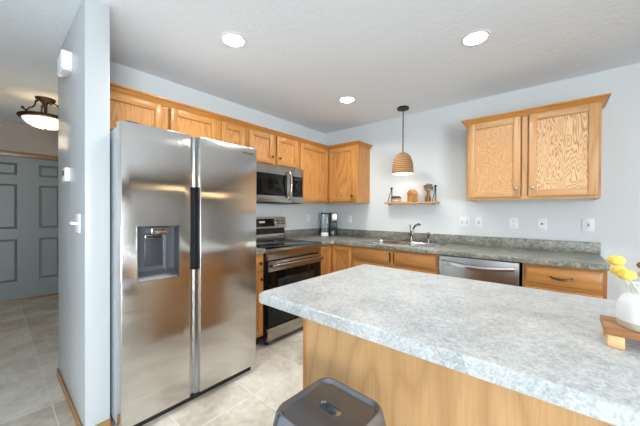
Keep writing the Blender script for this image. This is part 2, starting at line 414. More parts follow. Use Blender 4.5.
# entry door with six panels
def entry_door():
    mb = MB(); hol = []
    for a, b in ((DY0+.11, DY0+.37), (DY1-.37, DY1-.11)):
        for z0, z1 in ((0.27, 0.86), (1.0, 1.62), (1.74, 1.91)): hol.append((a+.02, b-.02, z0, z1))
    x0, x1 = HX-.06, HX-.015
    mb.plate(rect(DY0+.003, DY1-.003, 0.02, DH-.003), [rect(*h) for h in hol], xw, x0, x1)
    mb.box(x0, x0+.02, DY0+.01, DY1-.01, 0.03, DH-.01)
    d = struct(mb, 'door_1', 'door_paint', smooth=False)
    for a, b, z0, z1 in hol:
        p = MB()
        p.hexa([(x0+.022, a+.004, z0+.004), (x0+.022, b-.004, z0+.004), (x0+.022, b-.004, z1-.004), (x0+.022, a+.004, z1-.004)],
               [(x1-.008, a+.032, z0+.032), (x1-.008, b-.032, z0+.032), (x1-.008, b-.032, z1-.032), (x1-.008, a+.032, z1-.032)])
        struct(p, 'door_panel', 'door_paint', d, smooth=False)
    t = MB().box(HX, HX+.015, DY0-.06, DY0, 0, DH+.06, 0, .003).box(HX, HX+.015, DY1, DY1+.06, 0, DH+.06, 0, .003).box(HX, HX+.018, DY0, DY1, DH, DH+.065, 0, .003)
    struct(t, 'trim_1', 'trim_oak_v')
    struct(MB().box(HX-.06, HX+.03, DY0, DY1, 0, .02, 0, .004), 'trim_2', 'trim_oak_v')
entry_door()

# ------------------------------------------------------------------ cabinets
def fb(mb, facing, u0, u1, w0, w1, z0, z1, mat=0, bev=0.0, seg=2):
    """box in wall terms: u along the wall, w outwards from it"""
    if facing == 'x': mb.box(w0, w1, u0, u1, z0, z1, mat, bev, seg)
    else: mb.box(u0, u1, -w1, -w0, z0, z1, mat, bev, seg)
def knob(facing, u, w, z, parent, mat=None):
    mat = mat or ('nickel' if u > 1.9 else 'pewter_shaded_nickel')  # all one nickel; left knobs get shade through a darker colour
    c, ax = ((w, u, z), (1, 0, 0)) if facing == 'x' else ((u, -w, z), (0, -1, 0))
    MB().lathe([(0.006, 0), (0.005, .010), (0.013, .015), (0.0155, .020), (0.013, .025), (0.005, .0275)], c, ax, 20).build('knob', mat, parent)
def door(facing, u0, u1, z0, z1, w, parent, panel='oak_panel', knob_at=None, stile=0.055, rail=0.055, name='door', wood='oak_v'):
    mb = MB(); h = 'oak_y' if facing == 'x' else 'oak_x'; t = .020; w += .003
    if wood == 'oak_lit': h = 'oak_lit_x'
    fb(mb, facing, u0, u0+stile, w, w+t, z0, z1, 0, .0045); fb(mb, facing, u1-stile, u1, w, w+t, z0, z1, 0, .0045)
    fb(mb, facing, u0+stile, u1-stile, w, w+t, z0, z0+rail, 1, .0045); fb(mb, facing, u0+stile, u1-stile, w, w+t, z1-rail, z1, 1, .0045)
    d = mb.build(name, [wood, h], parent)
    mb = MB(); fb(mb, facing, u0+stile-.004, u1-stile+.004, w+.001, w+.007, z0+rail-.004, z1-rail+.004); mb.build('panel', panel, d)
    if knob_at: knob(facing, knob_at[0], w+t, knob_at[1], d)
    return d
def drawer(facing, u0, u1, z0, z1, w, parent, name='drawer_front'):
    mb = MB(); t = .020; h = 'oak_y' if facing == 'x' else 'oak_x'; w += .003
    fb(mb, facing, u0, u1, w, w+t*.55, z0, z1, 0, .003); fb(mb, facing, u0+.010, u1-.010, w+t*.5, w+t, z0+.010, z1-.010, 0, .006)
    return mb.build(name, h, parent)
def upper(label, facing, u0, u1, z0, z1, depth=.305, name='upper_cabinet', wood='oak_v'):
    c = ((depth/2, (u0+u1)/2, z0) if facing == 'x' else ((u0+u1)/2, -depth/2, z0))
    r = thing(name, label, 'cabinet', c)
    mb = MB(); fb(mb, facing, u0+.001, u1-.001, 0.001, depth-.019, z0+.022, z1, 0)
    fb(mb, facing, u0+.001, u0+.016, 0.001, depth-.019, z0, z0+.022); fb(mb, facing, u1-.016, u1-.001, 0.001, depth-.019, z0, z0+.022)
    mb.build('body', wood, r)
    return r
def face_frame(facing, u0, u1, z0, z1, depth, parent, mids=(), sw=.04, rw=.04, mid_rail=None, wood='oak_v'):
    mb = MB(); h = 'oak_y' if facing == 'x' else 'oak_x'
    if wood == 'oak_lit': h = 'oak_lit_x'
    w0, w1 = depth-.019, depth
    fb(mb, facing, u0+.001, u0+sw, w0, w1, z0, z1); fb(mb, facing, u1-sw, u1-.001, w0, w1, z0, z1)
    for c in mids: fb(mb, facing, c-sw/2, c+sw/2, w0, w1, z0+rw, z1-rw)
    fb(mb, facing, u0+sw, u1-sw, w0, w1, z0, z0+rw, 1); fb(mb, facing, u0+sw, u1-sw, w0, w1, z1-rw, z1, 1)
    if mid_rail: fb(mb, facing, u0+sw, u1-sw, w0, w1-.0005, mid_rail-.025, mid_rail+.025, 1)
    mb.build('face_frame', [wood, h], parent)
UB, UT, UD = 1.372, 2.115, .306
DT = 2.090
r = upper('oak wall cabinet with two doors right above the refrigerator', 'x', -2.838, -1.93, 1.80, UT)
face_frame('x', -2.838, -1.93, 1.80, UT, UD, r, (-2.385,))
door('x', -2.815, -2.41, 1.825, DT, UD, r, knob_at=(-2.44, 1.86)); door('x', -2.352, -1.95, 1.825, DT, UD, r, knob_at=(-2.322, 1.86))
r = upper('narrow single-door oak wall cabinet between refrigerator and microwave', 'x', -1.93, -1.638, UB, UT)
face_frame('x', -1.93, -1.638, UB, UT, UD, r); door('x', -1.905, -1.625-.03, UB+.025, DT, UD, r, knob_at=(-1.69, 1.46))
r = upper('short oak wall cabinet with two small doors directly above the microwave', 'x', -1.638, -.881, 1.755, UT)
face_frame('x', -1.638, -.881, 1.755, UT, UD, r, (-1.258,))
door('x', -1.603, -1.283, 1.778, DT, UD, r, knob_at=(-1.312, 1.85)); door('x', -1.235, -.912, 1.778, DT, UD, r, knob_at=(-1.205, 1.85))
# corner cabinet: one unit along both walls
r = thing('corner_upper_cabinet', 'oak corner wall cabinet with two tall doors meeting at the inside corner', 'cabinet', (.3, -.3, UB))
CR = .774
mb = MB(); fb(mb, 'x', -.880, -.001, .001, UD-.019, UB+.022, UT); fb(mb, 'y', UD-.019, CR, .001, UD-.019, UB+.022, UT)
mb.build('body', 'oak_v', r)
mb = MB(); fb(mb, 'y', CR-.0005, CR+.004, .001, UD-.001, UB, UT); mb.build('side_panel', 'oak_v', r)
mb = MB(); fb(mb, 'x', -.880, -.845, UD-.019, UD, UB, UT); fb(mb, 'x', -.845, -UD, UD-.019, UD, UB, UB+.03, 1); fb(mb, 'x', -.845, -UD, UD-.019, UD, UT-.04, UT, 1)
fb(mb, 'y', CR-.04, CR-.001, UD-.019, UD, UB, UT); fb(mb, 'y', UD-.019, CR-.04, UD-.019, UD, UB, UB+.03, 2); fb(mb, 'y', UD-.019, CR-.04, UD-.019, UD, UT-.04, UT, 2)
mb.build('face_frame', ['oak_v', 'oak_y', 'oak_x'], r)
door('x', -.862, -UD-.024, UB+.02, DT, UD, r); door('y', UD+.024, CR-.022, UB+.02, DT, UD, r, knob_at=(CR-.052, 1.46), panel='oak_panel')
# crown along the left run
prof = [(0.0, 2.092), (.007, 2.093), (.009, 2.102), (.013, 2.104), (.026, 2.122), (.030, 2.1225), (.030, 2.1275), (.042, 2.130), (.042, 2.142), (0.0, 2.142)]
UF = UD + .0005
solo(MB().sweep([(UF, -2.838), (UF, -UF), (CR+.0045, -UF), (CR+.0045, -.001)], prof), 'crown_molding', 'crown',
     'oak crown moulding running along the tops of the left wall cabinets into the corner', 'moulding', (UF, -1.5, 2.092), angle=25)
# right upper cabinet
RL, RR = 2.022, 2.947
r = upper('oak wall cabinet coloured as lit with two boldly grained doors alone on the right', 'y', RL, RR, UB, UT, wood='oak_lit')
face_frame('y', RL, RR, UB, UT, UD, r, (2.478,), rw=.03, wood='oak_lit')
door('y', 2.040, 2.450, UB+.026, DT+.005, UD, r, 'oak_wave', (2.420, 1.470), wood='oak_lit'); door('y', 2.506, 2.928, UB+.026, DT+.005, UD, r, 'oak_flame', (2.536, 1.470), wood='oak_lit')
MB().sweep([(RL, -.001), (RL, -UF), (RR, -UF), (RR, -.001)][::1], [(-o, z) if False else (o, z) for o, z in prof]).build('crown', 'crown_x', r, angle=25)

# ------------------------------------------------------------------ base cabinets
BD, CT = .605, .875          # base depth, underside of worktop
def base(label, facing, u0, u1, depth=BD, name='base_cabinet', hollow=False):
    c = ((depth/2, (u0+u1)/2, 0) if facing == 'x' else ((u0+u1)/2, -depth/2, 0))
    r = thing(name, label, 'cabinet', c)
    mb = MB()
    if hollow:
        fb(mb, facing, u0+.001, u0+.017, .002, depth-.019, .10, CT-.001); fb(mb, facing, u1-.017, u1-.001, .002, depth-.019, .10, CT-.001)
        fb(mb, facing, u0+.017, u1-.017, .002, depth-.019, .10, .116); fb(mb, facing, u0+.017, u1-.017, .002, .014, .116, CT-.001)
    else: fb(mb, facing, u0+.001, u1-.001, .002, depth-.019, .10, CT-.001)
    mb.build('body', 'oak_v', r)
    mb = MB(); fb(mb, facing, u0+.001, u1-.001, .02, depth-.075, 0, .10); mb.build('toe_kick', 'toe', r)
    return r
r = base('narrow oak base cabinet squeezed between refrigerator and range', 'x', -1.925, -1.640)
face_frame('x', -1.925, -1.640, .10, CT-.001, BD, r, sw=.025, mid_rail=.71)
dr = drawer('x', -1.905, -1.658, .715, .855, BD, r); knob('x', -1.70, BD+.023, .785, dr)
door('x', -1.905, -1.658, .12, .695, BD, r, knob_at=(-1.69, .64))
# corner base unit
r = thing('corner_base_cabinet', 'oak corner base cabinet with two doors folded into the corner beside the range', 'cabinet', (.4, -.4, 0))
mb = MB(); fb(mb, 'x', -.878, -.002, .002, BD-.019, .10, CT-.001); fb(mb, 'y', BD-.019, .918, .002, BD-.019, .10, CT-.001); mb.build('body', 'oak_v', r)
mb = MB(); fb(mb, 'x', -.878, -.02, .02, BD-.075, 0, .10); fb(mb, 'y', BD-.075, .918, .02, BD-.075, 0, .10); mb.build('toe_kick', 'toe', r)
mb = MB(); fb(mb, 'x', -.878, -.855, BD-.019, BD, .10, CT-.001); fb(mb, 'y', .893, .918, BD-.019, BD, .10, CT-.001)
fb(mb, 'x', -.855, -BD, BD-.019, BD, .845, CT-.001, 1); fb(mb, 'y', BD-.019, .893, BD-.019, BD, .845, CT-.001, 2)
mb.build('face_frame', ['oak_v', 'oak_y', 'oak_x'], r)
door('x', -.862, -BD-.024, .12, .855, BD, r, stile=.05); door('y', BD+.024, .905, .12, .855, BD, r, stile=.05)
# sink base
r = base('oak sink base cabinet with two false drawer fronts under the sink', 'y', .920, 1.855, hollow=True)
face_frame('y', .920, 1.855, .10, CT-.001, BD, r, (1.395,), sw=.026, mid_rail=.712)
drawer('y', .946, 1.368, .725, .855, BD, r); drawer('y', 1.421, 1.840, .725, .855, BD, r)
door('y', .946, 1.368, .12, .700, BD, r, knob_at=(1.335, .65)); door('y', 1.421, 1.840, .12, .700, BD, r, knob_at=(1.455, .65))
# drawer base at right end
r = base('oak drawer base cabinet at the right end of the counter', 'y', 2.490, 2.955)
face_frame('y', 2.490, 2.955, .10, CT-.001, BD, r, sw=.024, mid_rail=.712)
dr = drawer('y', 2.512, 2.932, .728, .855, BD, r)
mb = MB(); w = -(BD+.023)
mb.tube([(2.665, w+.002, .792), (2.667, w-.014, .790), (2.690, w-.026, .783), (2.722, w-.029, .780), (2.754, w-.026, .783), (2.777, w-.014, .790), (2.779, w+.002, .792)], [.006, .005, .006, .0075, .006, .005, .006], 10)
mb.build('pull', 'pewter_shaded_nickel', dr)
door('y', 2.512, 2.932, .12, .700, BD, r, knob_at=(2.55, .65))

# ------------------------------------------------------------------ worktops
CF = .640
TOP = .9146
out = [(.001, -.001), (.001, -.879), (CF, -.879), (CF, -CF-.02), (CF+.02, -CF), (2.972, -CF), (2.972, -.001)]
SKX0, SKX1, SKY0, SKY1 = .985, 1.800, -.565, -.075
t = thing('countertop', 'grey speckled countertop with the sink, running from the corner to the right', 'countertop', (1.5, -.3, CT))
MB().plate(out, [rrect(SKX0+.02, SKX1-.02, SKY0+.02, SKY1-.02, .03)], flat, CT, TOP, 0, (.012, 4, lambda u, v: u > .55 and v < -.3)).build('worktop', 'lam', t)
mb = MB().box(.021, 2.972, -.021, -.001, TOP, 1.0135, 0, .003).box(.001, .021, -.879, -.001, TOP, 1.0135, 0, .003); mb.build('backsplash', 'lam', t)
t = thing('countertop', 'small grey countertop piece between refrigerator and range', 'countertop', (.3, -1.78, CT))
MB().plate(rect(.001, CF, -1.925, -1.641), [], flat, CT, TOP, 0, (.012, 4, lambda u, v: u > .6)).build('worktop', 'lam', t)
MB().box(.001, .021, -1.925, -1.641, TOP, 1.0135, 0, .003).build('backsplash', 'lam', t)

# sink
t = thing('sink', 'double bowl stainless sink set into the countertop', 'sink', ((SKX0+SKX1)/2, -.32, TOP))
mb = MB(); B = [(SKX0+.035, 1.375, SKY0+.035, SKY1-.095), (1.410, SKX1-.035, SKY0+.035, SKY1-.095)]
mb.plate(rrect(SKX0, SKX1, SKY0, SKY1, .04), [rrect(*b, .05) for b in B], flat, TOP, TOP+.004, 0, (.002, 2, lambda u, v: True))
for b in B:
    l0 = rrect(*b, .05); l1 = rrect(b[0]+.006, b[1]-.006, b[2]+.006, b[3]-.006, .05); l2 = rrect(b[0]+.012, b[1]-.012, b[2]+.012, b[3]-.012, .05); l3 = rrect(b[0]+.05, b[1]-.05, b[2]+.05, b[3]-.05, .03)
    mb.rings([[(x, y, z) for x, y in l] for l, z in ((l0, TOP+.003), (l1, TOP-.01), (l2, TOP-.165), (l3, TOP-.19))], 0, False, True)
mb.build('basin', 'sink_steel', t)
for b in B:
    MB().lathe([(.044, 0), (.044, .004), (.036, .005), (.030, .001), (.0, .001)][:4], ((b[0]+b[1])/2, (b[2]+b[3])/2, TOP-.190), seg=24).build('drain', 'chrome', t)
ZR = TOP+.004
t = thing('faucet', 'single-lever chrome kitchen faucet standing behind the sink', 'faucet', (1.403, -.118, ZR))
MB().lathe([(.029, 0), (.029, .006), (.024, .012), (.021, .03), (.020, .085), (.021, .10), (.016, .112), (.004, .118)], (1.403, -.118, ZR), seg=24).build('body', 'faucet', t)
MB().box(1.30, 1.505, -.145, -.091, ZR, ZR+.006, 0, .003).build('deck_plate', 'faucet', t)
pts = [(1.403, -.118, ZR+.05), (1.425, -.140, ZR+.10), (1.440, -.155, ZR+.15), (1.462, -.178, ZR+.178), (1.495, -.21, ZR+.197), (1.535, -.248, ZR+.208), (1.552, -.265, ZR+.203)]
MB().tube(pts, [.015, .013, .012, .012, .013, .014, .014], 14).build('spout', 'faucet', t)
MB().tube([(1.400, -.114, ZR+.10), (1.392, -.106, ZR+.13), (1.384, -.098, ZR+.160), (1.376, -.09, ZR+.188)], [.014, .011, .008, .010], 12).build('lever', 'faucet', t)
t = thing('sprayer', 'small chrome side sprayer standing right of the faucet', 'sprayer', (1.60, -.118, ZR))
MB().lathe([(.022, 0), (.022, .005), (.016, .02), (.013, .05)], (1.60, -.118, ZR), seg=20).build('holder', 'faucet', t)
MB().lathe([(.012, .045), (.014, .07), (.018, .09), (.019, .105), (.010, .118)], (1.60, -.118, ZR), (0.0, -.12, 1), 20).build('spray_head', 'faucet', t)

# ------------------------------------------------------------------ refrigerator
def fridge():
    y0, y1, zt, fx = -2.830, -1.929, 1.7542, .8834
    r = thing('refrigerator', 'tall stainless side-by-side refrigerator with ice and water dispenser', 'refrigerator', (.45, (y0+y1)/2, 0))
    MB().box(.03, .800, y0+.006, y1-.006, .04, zt-.018, 0, .004).build('cabinet_body', 'fridge_side', r)
    MB().box(.10, .84, y0+.02, y1-.02, .0, .048).build('base_grille', 'black', r)
    gl, gr = -2.4495, -2.3865
    ny0, ny1, nz0, nz1 = -2.750, -2.523, .853, 1.170
    mb = MB(); mb.plate(rect(y0, gl, .052, zt), [rect(ny0, ny1, nz0, nz1)], xw, .812, fx, 0, (.006, 3, lambda u, v: True)); d = mb.build('door', 'steel', r)
    d['label'] = 'left door with the dispenser'
    # dispenser
    mb = MB()
    mb.box(.815, .822, ny0, ny1, nz0, nz1, 0); e = .004
    mb.hexa([(.82, ny0, nz0), (fx+.001, ny0, nz0), (fx+.001, ny0+e, nz0), (.82, ny0+e, nz0)], [(.82, ny0, nz1), (fx+.001, ny0, nz1), (fx+.001, ny0+e, nz1), (.82, ny0+e, nz1)], 0)
    mb.box(.82, fx+.001, ny1-e, ny1, nz0, nz1, 1); mb.box(.82, fx+.001, ny0, ny1, nz1-e, nz1, 1)
    mb.hexa([(.82, ny0, nz0), (fx+.001, ny0, nz0), (fx+.001, ny1, nz0), (.82, ny1, nz0)], [(.82, ny0, nz0+.05), (fx+.001, ny0, nz0+.004), (fx+.001, ny1, nz0+.004), (.82, ny1, nz0+.05)], 0)
    dn = mb.build('dispenser', ['niche', 'dark_grey'], d)
    # the four pieces around the niche
    MB().box(.823, .832, ny0+.050, ny1-.075, nz0+.075, nz1-.055, 0, .003).build('paddle', 'dark_grey', d)
    MB().box(.826, .872, ny0+.075, ny1-.055, nz1-.048, nz1-.006, 0, .005).box(.828, .862, ny0+.045, ny1-.085, nz1-.075, nz1-.05, 1, .004).build('nozzle', ['chrome', 'black'], d)
    MB().box(.823, .84, ny1-.062, ny1-.058, nz0+.03, nz1-.01, 0).build('niche_edge', 'trim_steel', d)
    w = .005; f = MB()
    f.box(fx-.004, fx+.0015, ny0-w, ny1+w, nz0-w, nz0).box(fx-.004, fx+.0015, ny0-w, ny1+w, nz1, nz1+w).box(fx-.004, fx+.0015, ny0-w, ny0, nz0, nz1).box(fx-.004, fx+.0015, ny1, ny1+w, nz0, nz1)
    f.build('niche_frame', 'trim_steel', d)
    mb = MB(); mb.plate(rect(gr, y1, .052, zt), [], xw, .812, fx, 0, (.006, 3, lambda u, v: True)); d2 = mb.build('door', 'steel', r); d2['label'] = 'right door with the small lettering'
    # pocket handles in the gap between the doors
    for z0, z1 in ((.052, .875), (1.42, zt-.004)):
        A = [(.812, gl+.004), (.852, gl+.004), (.852, gl+.034), (.868, gl+.034), (.868, gr-.001), (.812, gr-.001)]
        MB().rings([[(x, y, z) for x, y in A] for z in (z0, z1)]).build('edge_trim', 'trim_steel', d2, smooth=False)
    MB().box(.806, .818, gl+.003, gr, .875, 1.42, 0).box(.81, .870, gr-.004, gr+.001, .875, 1.42).build('pocket_handle', 'black', d2)
    for yy in (y0+.035, y1-.095): MB().box(.70, .862, yy, yy+.06, zt-.016, zt+.012, 0, .005).build('hinge_cover', 'dark_grey', r)
    # lettering
    c = bpy.data.curves.new('lettering', 'FONT'); c.body = 'SAMSUNG'; c.size = .021; c.extrude = .0004; c.align_x = 'CENTER'; c.align_y = 'CENTER'; c.space_character = 1.1
    o = bpy.data.objects.new('tmp', c); COL.objects.link(o); dg = bpy.context.evaluated_depsgraph_get(); me = bpy.data.meshes.new_from_object(o.evaluated_get(dg)); bpy.data.objects.remove(o)
    mt = Matrix(((0, 0, 1, fx+.0008), (1, 0, 0, -2.010), (0, 1, 0, 1.703), (0, 0, 0, 1)))
    me.transform(Matrix.Translation(-Vector(r.location)) @ mt); me.materials.clear(); me.materials.append(M['ink'])
    lo = bpy.data.objects.new('lettering', me); COL.objects.link(lo); lo.parent = d2
fridge()

# ------------------------------------------------------------------ range
def stove():
    y0, y1, fx = -1.6378, -.8813, .6685
    r = thing('range', 'freestanding stainless electric range with black glass oven door', 'range', (.33, (y0+y1)/2, 0))
    MB().box(.03, .635, y0+.003, y1-.003, .045, .895, 0, .003).build('body', 'black', r)
    MB().box(.09, .672, y0+.001, y1-.001, .893, .918, 0, .004).build('cooktop', 'black_glass', r)
    for (x, y, rr) in ((.25, y0+.19, .08), (.25, y1-.19, .105), (.48, y0+.19, .105), (.48, y1-.19, .08)):
        MB().lathe([(rr, 0), (rr, .0006), (rr-.003, .0006), (rr-.003, 0)], (x, y, .9179), seg=40, cap0=False, cap1=False).build('burner_ring', 'dark_grey', r)
    MB().hexa([(.63, y0, .805), (.668, y0, .805), (.668, y1, .805), (.63, y1, .805)], [(.63, y0, .912), (.676, y0, .912), (.676, y1, .912), (.63, y1, .912)], 0, .004).build('front_trim', 'steel_warm', r)
    mb = MB(); mb.plate(rect(y0+.002, y1-.002, .185, .795), [], xw, .636, .672, 0, (.004, 2, lambda u, v: True)); d = mb.build('oven_door', 'black_glass', r)
    MB().box(.668, .676, y0+.002, y1-.002, .700, .795, 0, .002).build('door_trim', 'steel_warm', d)
    MB().box(.671, .6735, y0+.12, y1-.12, .34, .62, 0, .001).build('window', 'display', d)
    mb = MB(); mb.box(.706, .726, y0+.02, y1-.02, .728, .768, 0, .008, 3)
    for yy in (y0+.05, y1-.08): mb.box(.67, .71, yy, yy+.03, .735, .76, 0, .004)
    mb.build('handle', 'steel_warm', d)
    mb = MB(); mb.plate(rect(y0+.002, y1-.002, .052, .172), [], xw, .636, .668, 0, (.004, 2, lambda u, v: True)); mb.build('drawer', 'steel_warm', r)
    for yy in (y0+.04, y1-.04): MB().cyl((.60, yy, 0), (.60, yy, .05), .018).build('foot', 'black', r)
    for yy in (y0+.04, y1-.04): MB().cyl((.10, yy, 0), (.10, yy, .05), .018).build('foot', 'black', r)
    # backguard
    MB().box(.022, .088, y0+.004, y1-.004, .90, .992, 0, .004).build('backguard_base', 'steel_warm', r)
    MB().box(.022, .070, y0+.006, y1-.006, .992, 1.075, 0).build('vent', 'black', r)
    mb = MB(); A = [(.022, 1.068), (.102, 1.060), (.084, 1.190), (.022, 1.198)]
    mb.rings([[(x, y0+.004, z) for x, z in A], [(x, y1-.004, z) for x, z in A]]); bg_ = mb.build('control_panel', 'steel_warm', r, smooth=False)
    nx = Vector((.130, 0, .018)).normalized()
    def onp(y, s, lift): # s 0..1 up the sloped face
        return Vector((.102+(.084-.102)*s, y, 1.060+.13*s)) + nx*lift
    a = [onp(y0+.19, .16, .0015), onp(y1-.19, .16, .0015), onp(y1-.19, .86, .0015), onp(y0+.19, .86, .0015)]
    b = [p - nx*.004 for p in a]
    MB().hexa(b, a).build('touch_panel', 'black_glass', bg_, smooth=False)
    for yy in (y0+.055, y0+.135, y1-.135, y1-.055):
        MB().lathe([(.029, 0), (.029, .004), (.024, .006), (.022, .024), (.019, .027)], onp(yy, .52, 0), nx, 24).box(onp(yy, .52, .03)[0]-.004, onp(yy, .52, .03)[0]+.002, yy-.003, yy+.003, onp(yy, .52, 0)[2]-.018, onp(yy, .52, 0)[2]+.02, 1).build('knob', ['chrome', 'black'], bg_)
    a = [onp(y0+.34, .5, .0022), onp(y0+.42, .5, .0022), onp(y0+.42, .64, .0022), onp(y0+.34, .64, .0022)]
    MB().hexa([p-nx*.001 for p in a], a).build('clock_display', 'white_text', bg_, smooth=False)
stove()

# ------------------------------------------------------------------ microwave
def microwave():
    y0, y1, z0, z1, fx = -1.6378, -.8813, 1.352, 1.754, .398
    r = thing('microwave', 'stainless over-the-range microwave with curved handle and black glass door', 'microwave', (.2, (y0+y1)/2, z0))
    MB().box(.003, .365, y0+.002, y1-.002, z0, z1-.001, 0, .003).build('body', 'black', r)
    yd = -1.075
    mb = MB(); mb.plate(rect(y0+.002, yd, z0+.006, z1-.003), [], xw, .366, fx, 0, (.004, 2, lambda u, v: True)); d = mb.build('door', 'steel_warm', r)
    MB().box(fx-.002, fx+.0015, y0+.05, yd-.075, z0+.075, z1-.095, 0, .001).build('window', 'black_glass', d)
    mb = MB(); hy = -1.128
    mb.tube([(fx-.002, hy, z0+.045), (fx+.022, hy, z0+.055), (fx+.040, hy, z0+.11), (fx+.048, hy, z0+.19), (fx+.048, hy, z0+.25), (fx+.040, hy, z0+.31), (fx+.022, hy, z1-.055), (fx-.002, hy, z1-.045)], .0125, 12)
    mb.build('handle', 'chrome', d)
    mb = MB(); mb.plate(rect(yd+.002, y1-.002, z0+.006, z1-.003), [], xw, .366, fx-.002, 0, (.004, 2, lambda u, v: True)); p = mb.build('control_panel', 'steel_warm', r)
    MB().box(fx-.004, fx-.0005, yd+.012, y1-.02, z0+.075, z1-.095, 0, .001).build('keypad', 'black_glass', p)
    for i in range(3):
        for j in range(5):
            MB().box(fx-.001, fx, yd+.030+i*.045, yd+.052+i*.045, z0+.10+j*.03, z0+.106+j*.03).build('key', 'black', p)
    MB().box(fx-.001, fx, yd+.03, y1-.04, z1-.135, z1-.115).build('clock_display', 'display', p)
    MB().box(.06, .34, y0+.04, y1-.04, z0-.006, z0, 0, .002).build('vent_grille', 'dark_grey', r)
microwave()

# ------------------------------------------------------------------ dishwasher
def dishwasher():
    x0, x1, f = 1.860, 2.473, -.612
    r = thing('dishwasher', 'stainless dishwasher with a curved bar handle under the counter', 'dishwasher', ((x0+x1)/2, -.3, 0))
    MB().box(x0, x1, -.575, -.03, .10, .868).build('tub', 'dark_grey', r)
    MB().box(x0, x1, -.53, -.05, 0, .10).build('toe_kick', 'black', r)
    yr = lambda u, v, d: (u, d, v)
    MB().plate(rect(x0+.003, x1-.003, .11, .862), [], yr, -.577, f, 0, (.004, 2, lambda u, v: True)).build('door', 'steel_x', r)
    MB().box(x0+.003, x1-.003, -.608, -.575, .8625, .8715).build('control_strip', 'black', r)
    pts = []
    for k in range(13):
        s = k/12; pts.append((x0+.03+(x1-x0-.06)*s, f-.02-.026*math.sin(math.pi*s), .812-.022*math.sin(math.pi*s)))
    loops = []
    for p in pts:
        loops.append([(p[0], p[1]-.012, p[2]-.016), (p[0], p[1]-.014, p[2]), (p[0], p[1]-.008, p[2]+.018), (p[0], p[1]+.004, p[2]+.018), (p[0], p[1]+.004, p[2]-.016)])
    mb = MB().rings(loops)
    for xx in (x0+.03, x1-.05): mb.box(xx, xx+.02, f-.024, f+.001, .800, .824, 0, .003)
    mb.build('handle', 'chrome', r)
dishwasher()

# ------------------------------------------------------------------ island
IX0, IX1, IY0, IY1 = 1.706, 3.60, -2.550, -1.6677
r = thing('island', 'kitchen island base faced with a plain light oak back panel', 'island', (2.6, -2.0, 0))
PX0, PY0 = 1.745, -2.295
MB().box(PX0+.020, 3.56, PY0+.012, -1.71, .0, CT-.001).build('body', 'oak_v', r)
MB().box(PX0+.020, 3.56, PY0, PY0+.012, 0, CT-.001).build('back_panel', 'veneer', r)
MB().box(PX0, PX0+.020, PY0-.003, -1.71, 0, CT-.001, 0, .002).build('end_panel', 'oak_v', r)
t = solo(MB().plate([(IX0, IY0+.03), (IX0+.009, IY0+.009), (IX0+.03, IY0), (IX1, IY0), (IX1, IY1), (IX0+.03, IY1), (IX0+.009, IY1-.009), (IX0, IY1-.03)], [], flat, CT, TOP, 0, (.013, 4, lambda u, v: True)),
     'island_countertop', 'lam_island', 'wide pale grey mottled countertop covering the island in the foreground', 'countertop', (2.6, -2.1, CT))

# ------------------------------------------------------------------ bar stool
def stool():
    ang = math.radians(-2.5); h = .61
    r = thing('bar_stool', 'backless gunmetal bar stool with handle slot in front of the island', 'stool', (2.118, -2.560, 0), ang, local=True)
    n = 10; hs = .139
    R = lambda a, rad, z: [(x, y, z) for x, y in rrect(-a, a, -a, a, rad, n)]
    N = len(rrect(-1, 1, -1, 1, .2, n))
    def stad(z):
        base_l = rrect(-.046, .046, -.019, .019, .0185, n); return [(x-.010, y+.012, z) for x, y in base_l]
    loops = [R(hs+.016, .06, h-.075), R(hs+.014, .06, h-.072), R(hs+.002, .052, h-.012), R(hs-.003, .048, h-.003), R(hs-.007, .046, h+.002), R(hs-.012, .043, h+.002), R(hs-.016, .040, h-.003), R(hs-.022, .037, h-.010), R(hs-.030, .034, h-.011), stad(h-.011), stad(h-.020)]
    MB().rings(loops, 0, False, False).rings([R(hs+.013, .058, h-.074), R(hs-.001, .05, h-.014), R(hs-.025, .036, h-.015), stad(h-.016)][::-1], 0, False, False).build('seat', 'gunmetal', r, (0, 0, 0))
    top, bot = hs-.016, .185
    for sx, sy in ((1, 1), (-1, 1), (-1, -1), (1, -1)):
        mb = MB(); wt, wb, th = .060, .030, .003
        def L(a, w, z):
            o = [(a, a), (a-w, a), (a-w, a-th), (a-th, a-th), (a-th, a-w), (a, a-w)]
            return [(sx*x, sy*y, z) for x, y in o]
        mb.rings([L(bot, wb, .012), L(top, wt, h-.03)])
        lg = mb.build('leg', 'gunmetal', r, (0, 0, 0), smooth=False)
        MB().box(sx*(bot+.003), sx*(bot-.032), sy*(bot+.003), sy*(bot-.032), 0, .016, 0, .003).build('foot_cap', 'black', lg, (0, 0, 0))
    zz = .20; a = bot+(top-bot)*(zz/h)-.006
    for k, (p, q) in enumerate((((-a, a), (a, a)), ((-a, -a), (a, -a)), ((a, -a), (a, a)), ((-a, -a), (-a, a)))):
        MB().tube([(*p, zz), (*q, zz)], .009, 10).build('footrest', 'gunmetal', r, (0, 0, 0))
    for p, q in (((-top, -top), (top, top)), ((-top, top), (top, -top))):
        MB().tube([(*p, h-.16), (0, 0, h-.135 if p[1] < 0 else h-.147), (*q, h-.16)], .006, 8).build('cross_brace', 'gunmetal', r, (0, 0, 0))
stool()

